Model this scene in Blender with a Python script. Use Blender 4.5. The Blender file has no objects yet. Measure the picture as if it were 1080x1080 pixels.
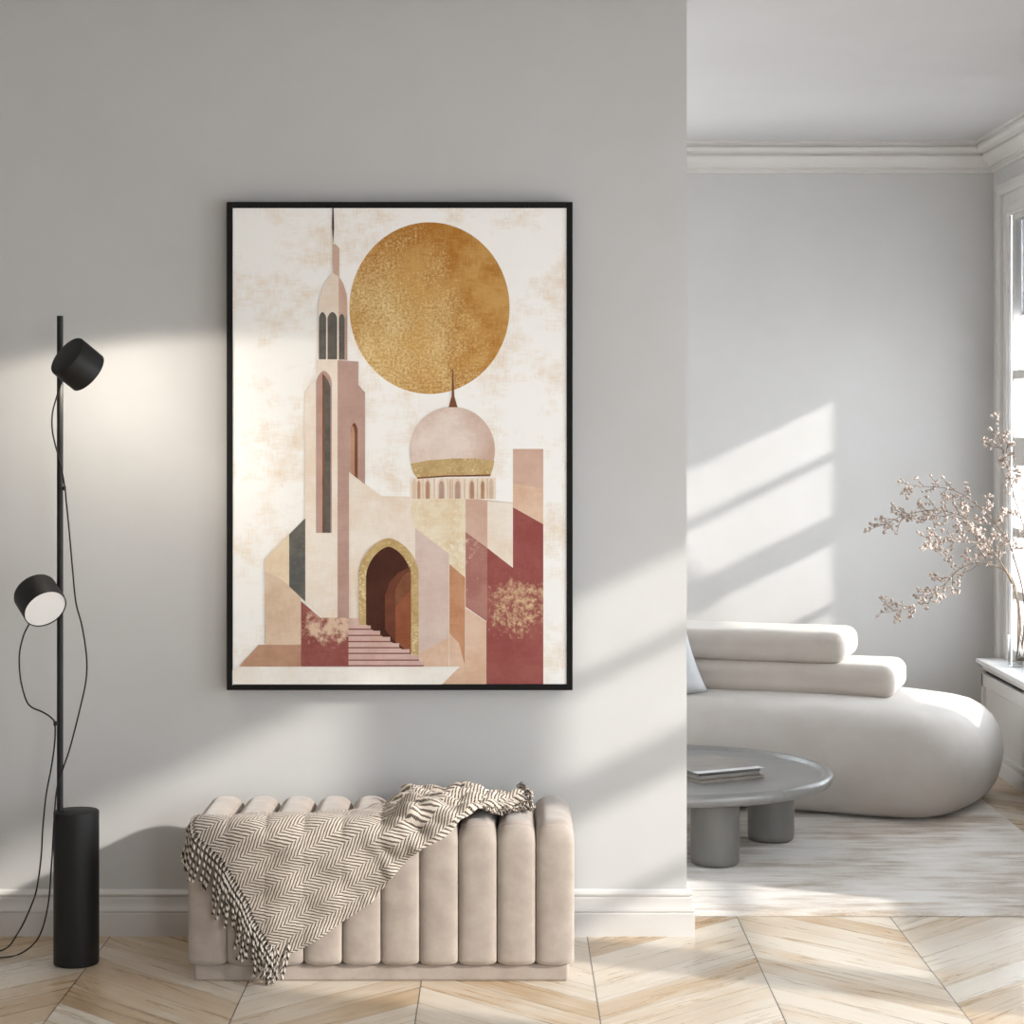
import bpy, bmesh, math, random
from mathutils import Vector, Matrix
random.seed(7)
S = bpy.context.scene
COL = S.collection
PI = math.pi
H = 1.6            # eye height
F = 2200.0         # focal length in px of a 1080 frame
VX, VY = 535.0, 443.0

def at(px, py, Y):
    return Vector(((px - VX) * Y / F, Y, H - (py - VY) * Y / F))

# ------------------------------------------------------------------ materials
def lin(c):
    def f(u):
        u /= 255.0
        return u / 12.92 if u <= 0.04045 else ((u + 0.055) / 1.055) ** 2.4
    return (f(c[0]), f(c[1]), f(c[2]), 1.0)

class NT:
    def __init__(s, name):
        s.m = bpy.data.materials.new(name)
        s.m.use_nodes = True
        s.t = s.m.node_tree
        s.t.nodes.clear()
        s.out = s.t.nodes.new('ShaderNodeOutputMaterial')
    def n(s, typ, **kw):
        nd = s.t.nodes.new(typ)
        for k, v in kw.items():
            setattr(nd, k, v)
        return nd
    def l(s, a, b):
        s.t.links.new(a, b)
    def setin(s, sock, v):
        if hasattr(v, 'is_output') or isinstance(v, bpy.types.NodeSocket):
            s.l(v, sock)
        else:
            sock.default_value = v
    def math(s, op, a, b=None, c=None, clamp=False):
        nd = s.n('ShaderNodeMath', operation=op, use_clamp=clamp)
        s.setin(nd.inputs[0], a)
        if b is not None: s.setin(nd.inputs[1], b)
        if c is not None: s.setin(nd.inputs[2], c)
        return nd.outputs[0]
    def mix(s, f, a, b, blend='MIX'):
        nd = s.n('ShaderNodeMix', data_type='RGBA', blend_type=blend)
        s.setin(nd.inputs[0], f)
        s.setin(nd.inputs[6], a)
        s.setin(nd.inputs[7], b)
        return nd.outputs[2]
    def maprange(s, v, a, b, c=0.0, d=1.0, smooth=False):
        nd = s.n('ShaderNodeMapRange')
        if smooth: nd.interpolation_type = 'SMOOTHSTEP'
        s.setin(nd.inputs[0], v)
        for i, x in enumerate((a, b, c, d)):
            nd.inputs[i + 1].default_value = x
        return nd.outputs[0]
    def coords(s, kind='Object'):
        return s.n('ShaderNodeTexCoord').outputs[kind]
    def mapping(s, vec, scale=(1, 1, 1), loc=(0, 0, 0), rot=(0, 0, 0)):
        nd = s.n('ShaderNodeMapping')
        s.l(vec, nd.inputs[0])
        nd.inputs['Scale'].default_value = scale
        nd.inputs['Location'].default_value = loc
        nd.inputs['Rotation'].default_value = rot
        return nd.outputs[0]
    def noise(s, vec, scale=5, detail=4, rough=0.55, dist=0.0):
        nd = s.n('ShaderNodeTexNoise')
        s.l(vec, nd.inputs['Vector'])
        nd.inputs['Scale'].default_value = scale
        nd.inputs['Detail'].default_value = detail
        nd.inputs['Roughness'].default_value = rough
        nd.inputs['Distortion'].default_value = dist
        return nd.outputs[0]
    def principled(s, color, rough=0.5, metallic=0.0, spec=0.5, sheen=0.0, normal=None):
        b = s.n('ShaderNodeBsdfPrincipled')
        s.setin(b.inputs['Base Color'], color)
        s.setin(b.inputs['Roughness'], rough)
        b.inputs['Metallic'].default_value = metallic
        b.inputs['Specular IOR Level'].default_value = spec
        b.inputs['Sheen Weight'].default_value = sheen
        if normal is not None: s.l(normal, b.inputs['Normal'])
        s.l(b.outputs[0], s.out.inputs[0])
        return b
    def bump(s, h, strength=0.2, dist=0.002):
        nd = s.n('ShaderNodeBump')
        nd.inputs['Strength'].default_value = strength
        nd.inputs['Distance'].default_value = dist
        s.l(h, nd.inputs['Height'])
        return nd.outputs[0]

def noisy(name, c1, c2=None, scale=(1, 1, 1), freq=6, detail=5, lo=.35, hi=.65, rough=.6, metallic=0, spec=.4,
          sheen=0, bump=0, bdist=.002, bfreq=None, nrough=.6, dist=0.0):
    t = NT(name)
    v = t.mapping(t.coords(), scale)
    nz = t.noise(v, freq, detail, nrough, dist)
    col = t.mix(t.maprange(nz, lo, hi), lin(c1), lin(c2 or c1))
    nrm = None
    if bump:
        nrm = t.bump(t.noise(t.coords(), bfreq or freq * 10, 3, .6), bump, bdist)
    t.principled(col, rough, metallic, spec, sheen, nrm)
    return t.m

M = {}
M['wall'] = noisy('wall_paint', (200, 199, 198), (197, 196, 194), freq=3, rough=.85, spec=.2, bump=.05, bfreq=160, bdist=.001)
M['ceil'] = noisy('ceiling_paint', (192, 191, 191), (189, 188, 188), freq=2, rough=.9, spec=.2)
M['trim'] = noisy('trim_paint', (208, 205, 202), (205, 202, 198), freq=4, rough=.5, spec=.35)
M['sill'] = noisy('white_lacquer', (222, 221, 220), (218, 217, 216), freq=3, rough=.3, spec=.5)
M['slot'] = noisy('dark_slot', (40, 38, 36), freq=3, rough=.8)
M['black'] = noisy('black_powder_coat', (19, 18, 17), (23, 22, 21), freq=20, rough=.55, spec=.4)
M['blackframe'] = noisy('black_frame_paint', (14, 14, 13), (17, 17, 16), freq=20, rough=.7, spec=.25)
M['cord'] = noisy('black_cord', (17, 16, 15), freq=20, rough=.6)
M['diffuser'] = noisy('white_diffuser', (236, 233, 230), freq=5, rough=.5)
M['velvet'] = noisy('beige_velvet', (172, 160, 150), (156, 144, 134), scale=(1, 1, 1), freq=16, detail=6, lo=.35, hi=.7, rough=.9, spec=.15,
                    sheen=.35, bump=.12, bfreq=300, bdist=.0012)
M['sofa'] = noisy('ivory_fabric', (194, 188, 182), (188, 181, 174), freq=8, rough=.88, spec=.2, sheen=.2, bump=.1, bfreq=420, bdist=.001)
M['bolster'] = noisy('cream_fabric', (196, 188, 179), (190, 181, 172), freq=8, rough=.85, spec=.2, sheen=.2, bump=.08, bfreq=420, bdist=.001)
M['pillow'] = noisy('pale_grey_linen', (206, 208, 210), (198, 200, 202), freq=20, rough=.9, spec=.2, bump=.2, bfreq=350, bdist=.001)
M['table'] = noisy('grey_lacquered_metal', (146, 145, 143), (136, 135, 133), scale=(1, 6, 1), freq=8, rough=.33, spec=.55, metallic=.25)
M['tableleg'] = noisy('grey_satin_metal', (128, 125, 121), (116, 114, 111), scale=(1, 1, .3), freq=8, rough=.48, spec=.5, metallic=.2)
M['magazine'] = noisy('taupe_glossy_cover', (146, 138, 130), (112, 108, 104), scale=(1, 3, 1), freq=7, rough=.3, spec=.6)
M['silver'] = noisy('pale_silver_strip', (222, 224, 224), (205, 208, 209), freq=12, rough=.3, spec=.6)
M['darkcover'] = noisy('charcoal_cover', (74, 74, 76), (60, 60, 62), freq=10, rough=.4)
M['pages'] = noisy('paper_edges', (168, 164, 158), (120, 118, 115), scale=(1, 1, 60), freq=10, rough=.8)
M['tan'] = noisy('kraft_cover', (150, 132, 112), (130, 114, 98), freq=10, rough=.6)
M['stem'] = noisy('dry_brown_bark', (98, 84, 72), (140, 122, 102), freq=30, rough=.8)
M['bud'] = noisy('pale_dry_blossom', (200, 186, 176), (148, 131, 119), freq=60, lo=.4, hi=.62, rough=.85)
M['mat_concrete'] = noisy('pale_render', (214, 212, 208), freq=2, rough=.9)

t = NT('blind_fabric')
d = t.n('ShaderNodeBsdfDiffuse'); d.inputs[0].default_value = lin((206, 208, 212)); q = t.n('ShaderNodeBsdfTranslucent'); q.inputs[0].default_value = lin((190, 194, 200))
mx = t.n('ShaderNodeMixShader'); mx.inputs[0].default_value = .25
t.l(d.outputs[0], mx.inputs[1]); t.l(q.outputs[0], mx.inputs[2]); t.l(mx.outputs[0], t.out.inputs[0]); M['blind'] = t.m
# clear thin window pane: transparency with a fresnel sheen
t = NT('window_glass')
fr = t.n('ShaderNodeFresnel'); fr.inputs[0].default_value = 1.45
tr = t.n('ShaderNodeBsdfTransparent'); gl = t.n('ShaderNodeBsdfGlossy'); gl.inputs['Roughness'].default_value = .02
mx = t.n('ShaderNodeMixShader')
t.l(t.math('MULTIPLY', fr.outputs[0], .5), mx.inputs[0]); t.l(tr.outputs[0], mx.inputs[1]); t.l(gl.outputs[0], mx.inputs[2]); t.l(mx.outputs[0], t.out.inputs[0])
M['pane'] = t.m
t = NT('vase_glass')
fr = t.n('ShaderNodeFresnel'); fr.inputs[0].default_value = 1.45
tr = t.n('ShaderNodeBsdfTransparent'); tr.inputs[0].default_value = (.95, .96, .96, 1)
gl = t.n('ShaderNodeBsdfGlossy'); gl.inputs['Roughness'].default_value = .03
mx = t.n('ShaderNodeMixShader')
t.l(t.math('MULTIPLY', fr.outputs[0], .5), mx.inputs[0]); t.l(tr.outputs[0], mx.inputs[1]); t.l(gl.outputs[0], mx.inputs[2]); t.l(mx.outputs[0], t.out.inputs[0])
M['glass'] = t.m

# oak chevron parquet
def parquet():
    t = NT('oak_chevron_parquet')
    W, X0, T, T0 = .4925, .2475, .163, .017
    sep = t.n('ShaderNodeSeparateXYZ'); t.l(t.coords('Object'), sep.inputs[0])
    X, Y = sep.outputs[0], sep.outputs[1]
    u = t.math('DIVIDE', t.math('SUBTRACT', X, X0), W)
    colm = t.math('FLOOR', u); fu = t.math('SUBTRACT', u, colm)
    par = t.math('FLOORED_MODULO', colm, 2.0)               # 0 even, 1 odd
    sgn = t.math('SUBTRACT', 1.0, t.math('MULTIPLY', par, 2.0))
    tt = t.math('SUBTRACT', Y, t.math('MULTIPLY', t.math('MULTIPLY', sgn, fu), W))
    tt = t.math('SUBTRACT', tt, t.math('MULTIPLY', par, W))
    w = t.math('DIVIDE', t.math('SUBTRACT', tt, T0), T)
    idx = t.math('FLOOR', w); fw = t.math('SUBTRACT', w, idx)
    wn = t.n('ShaderNodeTexWhiteNoise', noise_dimensions='2D')
    cv = t.n('ShaderNodeCombineXYZ'); t.l(colm, cv.inputs[0]); t.l(idx, cv.inputs[1]); t.l(cv.outputs[0], wn.inputs['Vector'])
    r1 = wn.outputs['Value']
    sepc = t.n('ShaderNodeSeparateColor'); t.l(wn.outputs['Color'], sepc.inputs[0])
    r2 = sepc.outputs[1]
    a = t.math('ADD', X, t.math('MULTIPLY', sgn, Y)); b = t.math('SUBTRACT', Y, t.math('MULTIPLY', sgn, X))
    gv = t.n('ShaderNodeCombineXYZ')
    t.l(t.math('ADD', t.math('MULTIPLY', a, 1.6), t.math('MULTIPLY', r1, 37.0)), gv.inputs[0])
    t.l(t.math('MULTIPLY', b, 20.0), gv.inputs[1])
    t.l(t.math('MULTIPLY', r2, 11.0), gv.inputs[2])
    grain = t.noise(gv.outputs[0], 1.0, 6, .62, 1.2)
    gv2 = t.n('ShaderNodeCombineXYZ')
    t.l(t.math('ADD', t.math('MULTIPLY', a, 4.0), t.math('MULTIPLY', r2, 17.0)), gv2.inputs[0])
    t.l(t.math('MULTIPLY', b, 120.0), gv2.inputs[1]); t.l(t.math('MULTIPLY', r1, 9.0), gv2.inputs[2])
    fine = t.noise(gv2.outputs[0], 1.0, 3, .6, .3)
    patch = t.noise(t.mapping(t.coords('Object'), (1, 1, 1)), 2.2, 3, .6)
    tone = t.math('ADD', t.math('ADD', t.math('MULTIPLY', r1, .40), .06), t.math('MULTIPLY', grain, .68))
    tone = t.math('ADD', tone, t.math('MULTIPLY', t.math('SUBTRACT', patch, .5), .5))
    ramp = t.n('ShaderNodeValToRGB'); t.l(tone, ramp.inputs[0])
    e = ramp.color_ramp.elements
    e[0].position = .22; e[0].color = lin((158, 130, 98))
    e[1].position = .95; e[1].color = lin((226, 218, 206))
    m1 = e.new(.45); m1.color = lin((190, 165, 133))
    m2 = e.new(.7); m2.color = lin((214, 203, 187))
    c = t.mix(t.maprange(fine, .35, .7, 0, .22), ramp.outputs[0], lin((176, 152, 124)))
    gapw = t.math('LESS_THAN', t.math('MINIMUM', fw, t.math('SUBTRACT', 1.0, fw)), .011)
    gaps = t.math('LESS_THAN', t.math('MINIMUM', fu, t.math('SUBTRACT', 1.0, fu)), .0036)
    c = t.mix(t.math('MULTIPLY', gapw, .6), c, lin((92, 74, 54)))
    c = t.mix(t.math('MULTIPLY', gaps, .85), c, lin((52, 42, 32)))
    hgt = t.math('SUBTRACT', t.math('MULTIPLY', fine, .2), t.math('MAXIMUM', gapw, gaps))
    rough = t.maprange(grain, .3, .7, .24, .38)
    t.principled(c, rough, 0, .5, 0, t.bump(hgt, .25, .002))
    return t.m
M['floor'] = parquet()

def rugmat():
    t = NT('brushed_viscose_rug')
    o = t.coords('Object')
    a = t.noise(t.mapping(o, (1.3, 7, 1)), 2.2, 8, .72, .4)
    b = t.noise(t.mapping(o, (.8, .8, 1)), 2.0, 3, .6)
    f = t.noise(t.mapping(o, (30, 160, 60)), 3, 2, .6)
    s2 = t.math('ADD', a, t.math('MULTIPLY', t.math('SUBTRACT', b, .5), .9))
    s2 = t.math('ADD', s2, t.math('MULTIPLY', t.math('SUBTRACT', f, .5), .22))
    ramp = t.n('ShaderNodeValToRGB'); t.l(s2, ramp.inputs[0])
    e = ramp.color_ramp.elements
    e[0].position = .3; e[0].color = lin((170, 152, 132))
    e[1].position = .70; e[1].color = lin((234, 230, 225))
    m1 = e.new(.46); m1.color = lin((206, 196, 184))
    m2 = e.new(.56); m2.color = lin((225, 219, 212))
    t.principled(ramp.outputs[0], .9, 0, .15, .3, t.bump(f, .5, .004))
    return t.m
M['rug'] = rugmat()

def throwmat():
    t = NT('herringbone_knit')
    sep = t.n('ShaderNodeSeparateXYZ'); t.l(t.coords('UV'), sep.inputs[0])
    p, q = sep.outputs[0], sep.outputs[1]
    CW, SP = .038, .0130
    c = t.math('DIVIDE', p, CW)
    tri = t.math('PINGPONG', c, 1.0)
    ph = t.math('DIVIDE', t.math('ADD', q, t.math('MULTIPLY', tri, CW * 1.19)), SP)
    wob = t.noise(t.coords('UV'), 60, 2, .5)
    ph = t.math('ADD', ph, t.math('MULTIPLY', t.math('SUBTRACT', wob, .5), .5))
    ph = t.math('ADD', ph, t.math('MULTIPLY', t.math('FLOORED_MODULO', t.math('FLOOR', c), 2.0), .35))
    fr = t.math('FRACT', ph)
    dark = t.math('MULTIPLY', t.maprange(fr, .5, .58), t.maprange(fr, .94, 1.0, 1, 0))
    # little knots along each stripe
    kn = t.math('FRACT', t.math('DIVIDE', p, .0034))
    kn = t.maprange(t.math('ABSOLUTE', t.math('SUBTRACT', kn, .5)), .2, .5, 1, .55)
    cream = t.mix(t.noise(t.coords('UV'), 40, 3, .6), lin((224, 213, 200)), lin((184, 171, 157)))
    col = t.mix(t.math('MULTIPLY', dark, kn), cream, lin((66, 55, 47)))
    hgt = t.math('SUBTRACT', 1.0, dark)
    t.principled(col, .95, 0, .1, .2, t.bump(hgt, .6, .003))
    return t.m
M['throw'] = throwmat()

def yarnmat():
    t = NT('twisted_yarn')
    sep = t.n('ShaderNodeSeparateXYZ'); t.l(t.coords('UV'), sep.inputs[0])
    ph = t.math('FRACT', t.math('ADD', sep.outputs[0], t.math('DIVIDE', sep.outputs[1], .021)))
    d = t.math('MULTIPLY', t.maprange(ph, .45, .55), t.maprange(ph, .92, 1, 1, 0))
    col = t.mix(d, lin((205, 195, 184)), lin((62, 54, 48)))
    t.principled(col, .95, 0, .1)
    return t.m
M['yarn'] = yarnmat()

# ------------------------------------------------------------------ builders
ORG = {}
def tag(o, label=None, cat=None, group=None, kind=None):
    if label: o['label'] = label
    if cat: o['category'] = cat
    if group: o['group'] = group
    if kind: o['kind'] = kind
    return o

def thing(name, label, cat, loc=(0, 0, 0), rz=0, group=None, kind=None):
    o = bpy.data.objects.new(name, None)
    o.empty_display_size = .1
    COL.objects.link(o)
    o.location = loc; o.rotation_euler = (0, 0, rz)
    ORG[o.name] = Vector(loc)
    return tag(o, label, cat, group, kind)

class MB:
    """collects verts / faces (with material index and uv) for one mesh"""
    def __init__(s):
        s.v = []; s.f = []; s.mi = []; s.uv = {}
    def add(s, verts, faces, mi=0, uvs=None):
        o = len(s.v)
        s.v += [Vector(x) for x in verts]
        for k, f in enumerate(faces):
            s.f.append(tuple(i + o for i in f)); s.mi.append(mi)
            if uvs: s.uv[len(s.f) - 1] = [uvs[i] for i in f]
    def box(s, x0, x1, y0, y1, z0, z1, mi=0):
        v = [(x, y, z) for x in (x0, x1) for y in (y0, y1) for z in (z0, z1)]
        s.add(v, [(0, 1, 3, 2), (4, 6, 7, 5), (0, 4, 5, 1), (2, 3, 7, 6), (0, 2, 6, 4), (1, 5, 7, 3)], mi)
    def poly(s, pts, mi=0):
        s.add(pts, [tuple(range(len(pts)))], mi)
    def tube(s, pts, rad, seg=8, mi=0, cap=True, uv=False):
        pts = [Vector(p) for p in pts]
        n = len(pts)
        if not hasattr(rad, '__len__'): rad = [rad] * n
        up = Vector((0.13, .31, .94)); rings = []; verts = []; uvs = []; L = 0
        nrm = None
        for i, p in enumerate(pts):
            d = (pts[min(i + 1, n - 1)] - pts[max(i - 1, 0)]).normalized()
            if nrm is None:
                nrm = d.cross(up)
                if nrm.length < 1e-3: nrm = d.cross(Vector((1, 0, 0)))
                nrm.normalize()
            else:
                nrm = (nrm - d * nrm.dot(d)).normalized()
            bn = d.cross(nrm)
            if i: L += (p - pts[i - 1]).length
            for k in range(seg):
                a = 2 * PI * k / seg
                verts.append(p + (nrm * math.cos(a) + bn * math.sin(a)) * rad[i]); uvs.append((k / seg, L))
        faces = []
        for i in range(n - 1):
            for k in range(seg):
                k2 = (k + 1) % seg
                faces.append((i * seg + k, i * seg + k2, (i + 1) * seg + k2, (i + 1) * seg + k))
        if cap:
            faces.append(tuple(range(seg - 1, -1, -1))); faces.append(tuple((n - 1) * seg + k for k in range(seg)))
        s.add(verts, faces, mi, uvs if uv else None)
    def lathe(s, prof, c=(0, 0, 0), axis=None, seg=48, mi=0):
        """prof: (radius, height) pairs from one pole to the other"""
        q = Vector((0, 0, 1)).rotation_difference(Vector(axis).normalized()) if axis is not None else None
        c = Vector(c); verts = []; idx = []
        for r, h in prof:
            row = []
            if r < 1e-6:
                p = Vector((0, 0, h)); verts.append(c + (q @ p if q else p)); row = [len(verts) - 1] * seg
            else:
                for k in range(seg):
                    a = 2 * PI * k / seg
                    p = Vector((r * math.cos(a), r * math.sin(a), h)); verts.append(c + (q @ p if q else p)); row.append(len(verts) - 1)
            idx.append(row)
        faces = []
        for A, B in zip(idx, idx[1:]):
            for k in range(seg):
                k2 = (k + 1) % seg
                f = []
                for i in (A[k], A[k2], B[k2], B[k]):
                    if i not in f: f.append(i)
                if len(f) > 2: faces.append(tuple(f))
        s.add(verts, faces, mi)
    def build(s, name, mats, parent=None, smooth=False, angle=None, bevel=0, sub=0, solid=0, local=False, uv=False, recalc=True):
        if not isinstance(mats, (list, tuple)): mats = [mats]
        org = Vector((0, 0, 0))
        if parent is not None and not local:
            r = parent
            while r.parent is not None: r = r.parent
            org = ORG.get(r.name, org)
        me = bpy.data.meshes.new(name)
        me.from_pydata([tuple(v - org) for v in s.v], [], s.f)
        for m in mats: me.materials.append(m)
        for i, p in enumerate(me.polygons):
            p.material_index = s.mi[i]
        if s.uv:
            ul = me.uv_layers.new(name='UVMap')
            for i, p in enumerate(me.polygons):
                if i in s.uv:
                    for j, li in enumerate(p.loop_indices): ul.data[li].uv = s.uv[i][j]
        if recalc:
            bm = bmesh.new(); bm.from_mesh(me); bmesh.ops.recalc_face_normals(bm, faces=bm.faces[:]); bm.to_mesh(me); bm.free()
        if smooth or angle:
            for p in me.polygons: p.use_smooth = True
        if angle:
            me.set_sharp_from_angle(angle=math.radians(angle))
        me.update()
        o = bpy.data.objects.new(name, me); COL.objects.link(o)
        if parent is not None: o.parent = parent
        if solid:
            md = o.modifiers.new('solid', 'SOLIDIFY'); md.thickness = solid; md.offset = 0
        if bevel:
            md = o.modifiers.new('bevel', 'BEVEL'); md.width = bevel; md.segments = 3; md.limit_method = 'ANGLE'; md.angle_limit = math.radians(40)
            md.harden_normals = False
        if sub:
            md = o.modifiers.new('sub', 'SUBSURF'); md.levels = sub; md.render_levels = sub
        return o

def struct(o):
    o['kind'] = 'structure'; return o

def sweep(mb, path, prof, closed=False, flip=1):
    """sweep profile (out, up) along a horizontal path; 'out' is to the right of travel * flip; mitred corners"""
    n = len(path); rows = []
    P = [Vector(p) for p in path]
    for i in range(n):
        d0 = (P[i] - P[i - 1]).normalized() if i > 0 else None
        d1 = (P[i + 1] - P[i]).normalized() if i < n - 1 else None
        if d0 is None: d0 = d1
        if d1 is None: d1 = d0
        n0 = Vector((d0.y, -d0.x, 0)); n1 = Vector((d1.y, -d1.x, 0))
        m = (n0 + n1).normalized(); m = m / max(.2, m.dot(n0))
        rows.append([P[i] + m * (o * flip) + Vector((0, 0, u)) for o, u in prof])
    k = len(prof); verts = [v for r in rows for v in r]
    faces = [(i * k + j, i * k + j + 1, (i + 1) * k + j + 1, (i + 1) * k + j) for i in range(n - 1) for j in range(k - 1)]
    faces += [tuple(range(k)), tuple((n - 1) * k + j for j in range(k - 1, -1, -1))]
    mb.add(verts, faces)

def spline(pts, n=8, closed=False):
    """Catmull-Rom through points"""
    P = [Vector(p) for p in pts]; out = []; m = len(P)
    rng = range(m if closed else m - 1)
    for i in rng:
        if closed:
            a, b, c, d = P[(i - 1) % m], P[i], P[(i + 1) % m], P[(i + 2) % m]
        else:
            b, c = P[i], P[i + 1]
            a = P[i - 1] if i > 0 else b * 2 - c
            d = P[i + 2] if i + 2 < m else c * 2 - b
        for k in range(n):
            u = k / n
            out.append(.5 * ((2 * b) + (c - a) * u + (2 * a - 5 * b + 4 * c - d) * u * u + (3 * b - a - 3 * c + d) * u ** 3))
    if not closed: out.append(P[-1])
    return out

# ------------------------------------------------------------------ room shell
WF = 6.485          # face of the front wall
WB = 10.05          # back wall
XR = 2.343          # right wall
XL = -3.6
CH = 2.93           # ceiling height
REAR = -2.2; REARX = 1.6
WEND = .558
m = MB(); m.box(XL - .2, XR + .25, REAR, WB + .2, -.12, 0); struct(m.build('floor', M['floor']))
m = MB(); m.box(XL - .2, XR + .25, REAR, WB + .2, CH, CH + .12); struct(m.build('ceiling', M['ceil']))
BW = (-3.4, .3, .35, 2.7)     # unseen window added in the back wall to brighten the far room
m = MB(); m.box(XL - .2, BW[0], WB, WB + .2, 0, CH); m.box(BW[1], XR, WB, WB + .2, 0, CH)
m.box(BW[0], BW[1], WB, WB + .2, 0, BW[2]); m.box(BW[0], BW[1], WB, WB + .2, BW[3], CH)
struct(m.build('wall_back', M['wall']))
m = MB(); m.box(XL - .2, XL, REAR, WB, 0, CH); struct(m.build('wall_left', M['wall']))
m = MB(); m.box(XL, WEND, WF, WF + .16, 0, CH); struct(m.build('wall_front', M['wall']))
# right wall with three window openings plus an unseen one added for daylight (y0, y1, z0, z1)
WINS = [(8.25, 9.70, .482, 2.55), (5.40, 6.41, .482, 2.55), (4.42, 5.16, .10, 2.55), (.6, 3.5, .482, 2.55)]
TW = .10
m = MB()
def wallbit(a, b, z0, z1):
    # jambs splay outwards on the far side of each opening
    sa = .42 if a == WINS[0][1] else 0.0
    m.add([(XR, a, z0), (XR, b, z0), (XR + TW, b, z0), (XR + TW, a + sa, z0), (XR, a, z1), (XR, b, z1), (XR + TW, b, z1), (XR + TW, a + sa, z1)],
          [(0, 1, 2, 3), (4, 5, 6, 7), (0, 1, 5, 4), (1, 2, 6, 5), (2, 3, 7, 6), (3, 0, 4, 7)])
ys = sorted(WINS, key=lambda w: w[0]); y = REAR
for (a, b, z0, z1) in ys:
    wallbit(y, a, 0, CH)
    m.box(XR, XR + TW, a, b, 0, z0); m.box(XR, XR + TW, a, b, z1, CH)
    y = b
wallbit(y, WB + .2, 0, CH)
struct(m.build('wall_right', M['wall']))
# rear wall beside an unseen opening, added to let in soft sky light
m = MB(); m.box(XL, REARX, REAR, REAR + .15, 0, CH); struct(m.build('wall_rear', M['wall']))

BASE = [(0, 0), (.0235, 0), (.0235, .069), (.0205, .072), (.0205, .074), (.0235, .077), (.0225, .083), (.0185, .088), (.0155, .102), (.0145, .116),
        (.0115, .119), (.0115, .122), (.0155, .125), (.0155, .130), (.011, .135), (.005, .141), (0, .142)]
m = MB(); sweep(m, [(XL, WF, 0), (WEND, WF, 0), (WEND, WF + .16, 0), (XL, WF + .16, 0)], BASE)
struct(m.build('baseboard_front', M['trim'], angle=35))
m = MB(); sweep(m, [(XL, WB, 0), (XR, WB, 0)], BASE); struct(m.build('baseboard_back', M['trim'], angle=35))
CROWN = [(0, 0), (.115, 0), (.115, -.013), (.098, -.015), (.098, -.024), (.106, -.028), (.104, -.038), (.094, -.048), (.080, -.053), (.066, -.054), (.066, -.063), (.072, -.066), (.068, -.074), (.055, -.084), (.045, -.092),
         (.036, -.104), (.033, -.114), (.024, -.116), (.024, -.122), (.014, -.125), (.014, -.140), (0, -.142)]
m = MB(); sweep(m, [(XL, WB, CH), (XR, WB, CH), (XR, REAR, CH)], CROWN)
struct(m.build('trim_1', M['trim'], angle=35))

# windows
def window(i, y0, y1, z0, z1, bars, mull, casing=.155, blind=2.085):
    w = thing('window_%d' % i, None, None, (XR, (y0 + y1) / 2, z0)); struct(w)
    st = .022
    f = MB()
    xa, xb = XR + .004, XR + .045
    f.box(xa, xb, y0, y0 + st, z0, z1); f.box(xa, xb, y1 - st, y1, z0, z1)
    f.box(xa, xb, y0 + st, y1 - st, z0, z0 + .05); f.box(xa, xb, y0 + st, y1 - st, z1 - st, z1)
    for (b0, b1) in bars: f.box(xa + .006, xb - .006, y0 + st, y1 - st, b0, b1)
    for (b0, b1) in mull: f.box(xa + .008, xb - .008, b0, b1, z0 + .05, z1 - st)
    f.build('sash', M['trim'], w)
    g = MB(); g.box(XR + .012, XR + .016, y0 + st, y1 - st, z0 + .05, z1 - st); g.build('pane', M['pane'], w)
    b = MB(); b.box(XR + .050, XR + .053, y0 + .005, y1 - .005, blind + .015, z1); b.box(XR + .046, XR + .058, y0 + .005, y1 - .005, blind, blind + .02)
    b.build('roller_blind', M['blind'], w)
    # casing: stepped moulding round the opening
    c = MB(); cw = casing
    for (a, b, p) in ((0, cw, .012), (.012, .05, .02), (cw - .05, cw + .0012, .03), (cw - .02, cw + .0024, .036)):
        c.box(XR - p, XR + .002, y1 + a, y1 + b, z0, z1 + b)
        c.box(XR - p, XR + .002, y0 - b, y0 - a, z0, z1 + b)
        c.box(XR - p, XR + .002, y0 - a, y1 + a, z1 + a, z1 + b)
    c.build('casing', M['trim'], w, bevel=.004)
    return w
window(1, *WINS[0], [(1.79, 1.83), (1.39, 1.52), (1.06, 1.10), (.77, .81)], [(8.96, 9.0)])
window(2, *WINS[1], [(1.79, 1.83), (1.39, 1.52), (1.06, 1.10), (.77, .81)], [])
window(3, *WINS[2], [], [], blind=2.15)
window(4, *WINS[3], [], [(2.0, 2.08)])  # unseen window behind the frame edge, added for more light from the right

w5 = struct(thing('window_5', None, None, ((BW[0] + BW[1]) / 2, WB, BW[2])))  # added window, hidden by the front wall, lights sofa top and ceiling
f = MB(); x0, x1, z0, z1 = BW
for (a, b, c, d) in ((x0, x0 + .05, z0, z1), (x1 - .05, x1, z0, z1), (x0, x1, z0, z0 + .05), (x0, x1, z1 - .05, z1), (-2.13, -2.07, z0, z1), (-1.03, -.97, z0, z1)):
    f.box(a, b, WB + .06, WB + .12, c, d)
f.build('sash', M['trim'], w5)
f = MB(); f.box(x0, x1, WB + .085, WB + .09, z0, z1); f.build('pane', M['pane'], w5)
f = MB()
f.box(x0 - .12, x0, WB - .025, WB + .001, z0 - .05, z1 + .12); f.box(x1, x1 + .12, WB - .025, WB + .001, z0 - .05, z1 + .12); f.box(x0, x1, WB - .025, WB + .001, z1, z1 + .12)
f.box(x0, x1, WB - .04, WB + .06, z0 - .05, z0)
f.build('casing', M['trim'], w5, bevel=.004)

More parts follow.
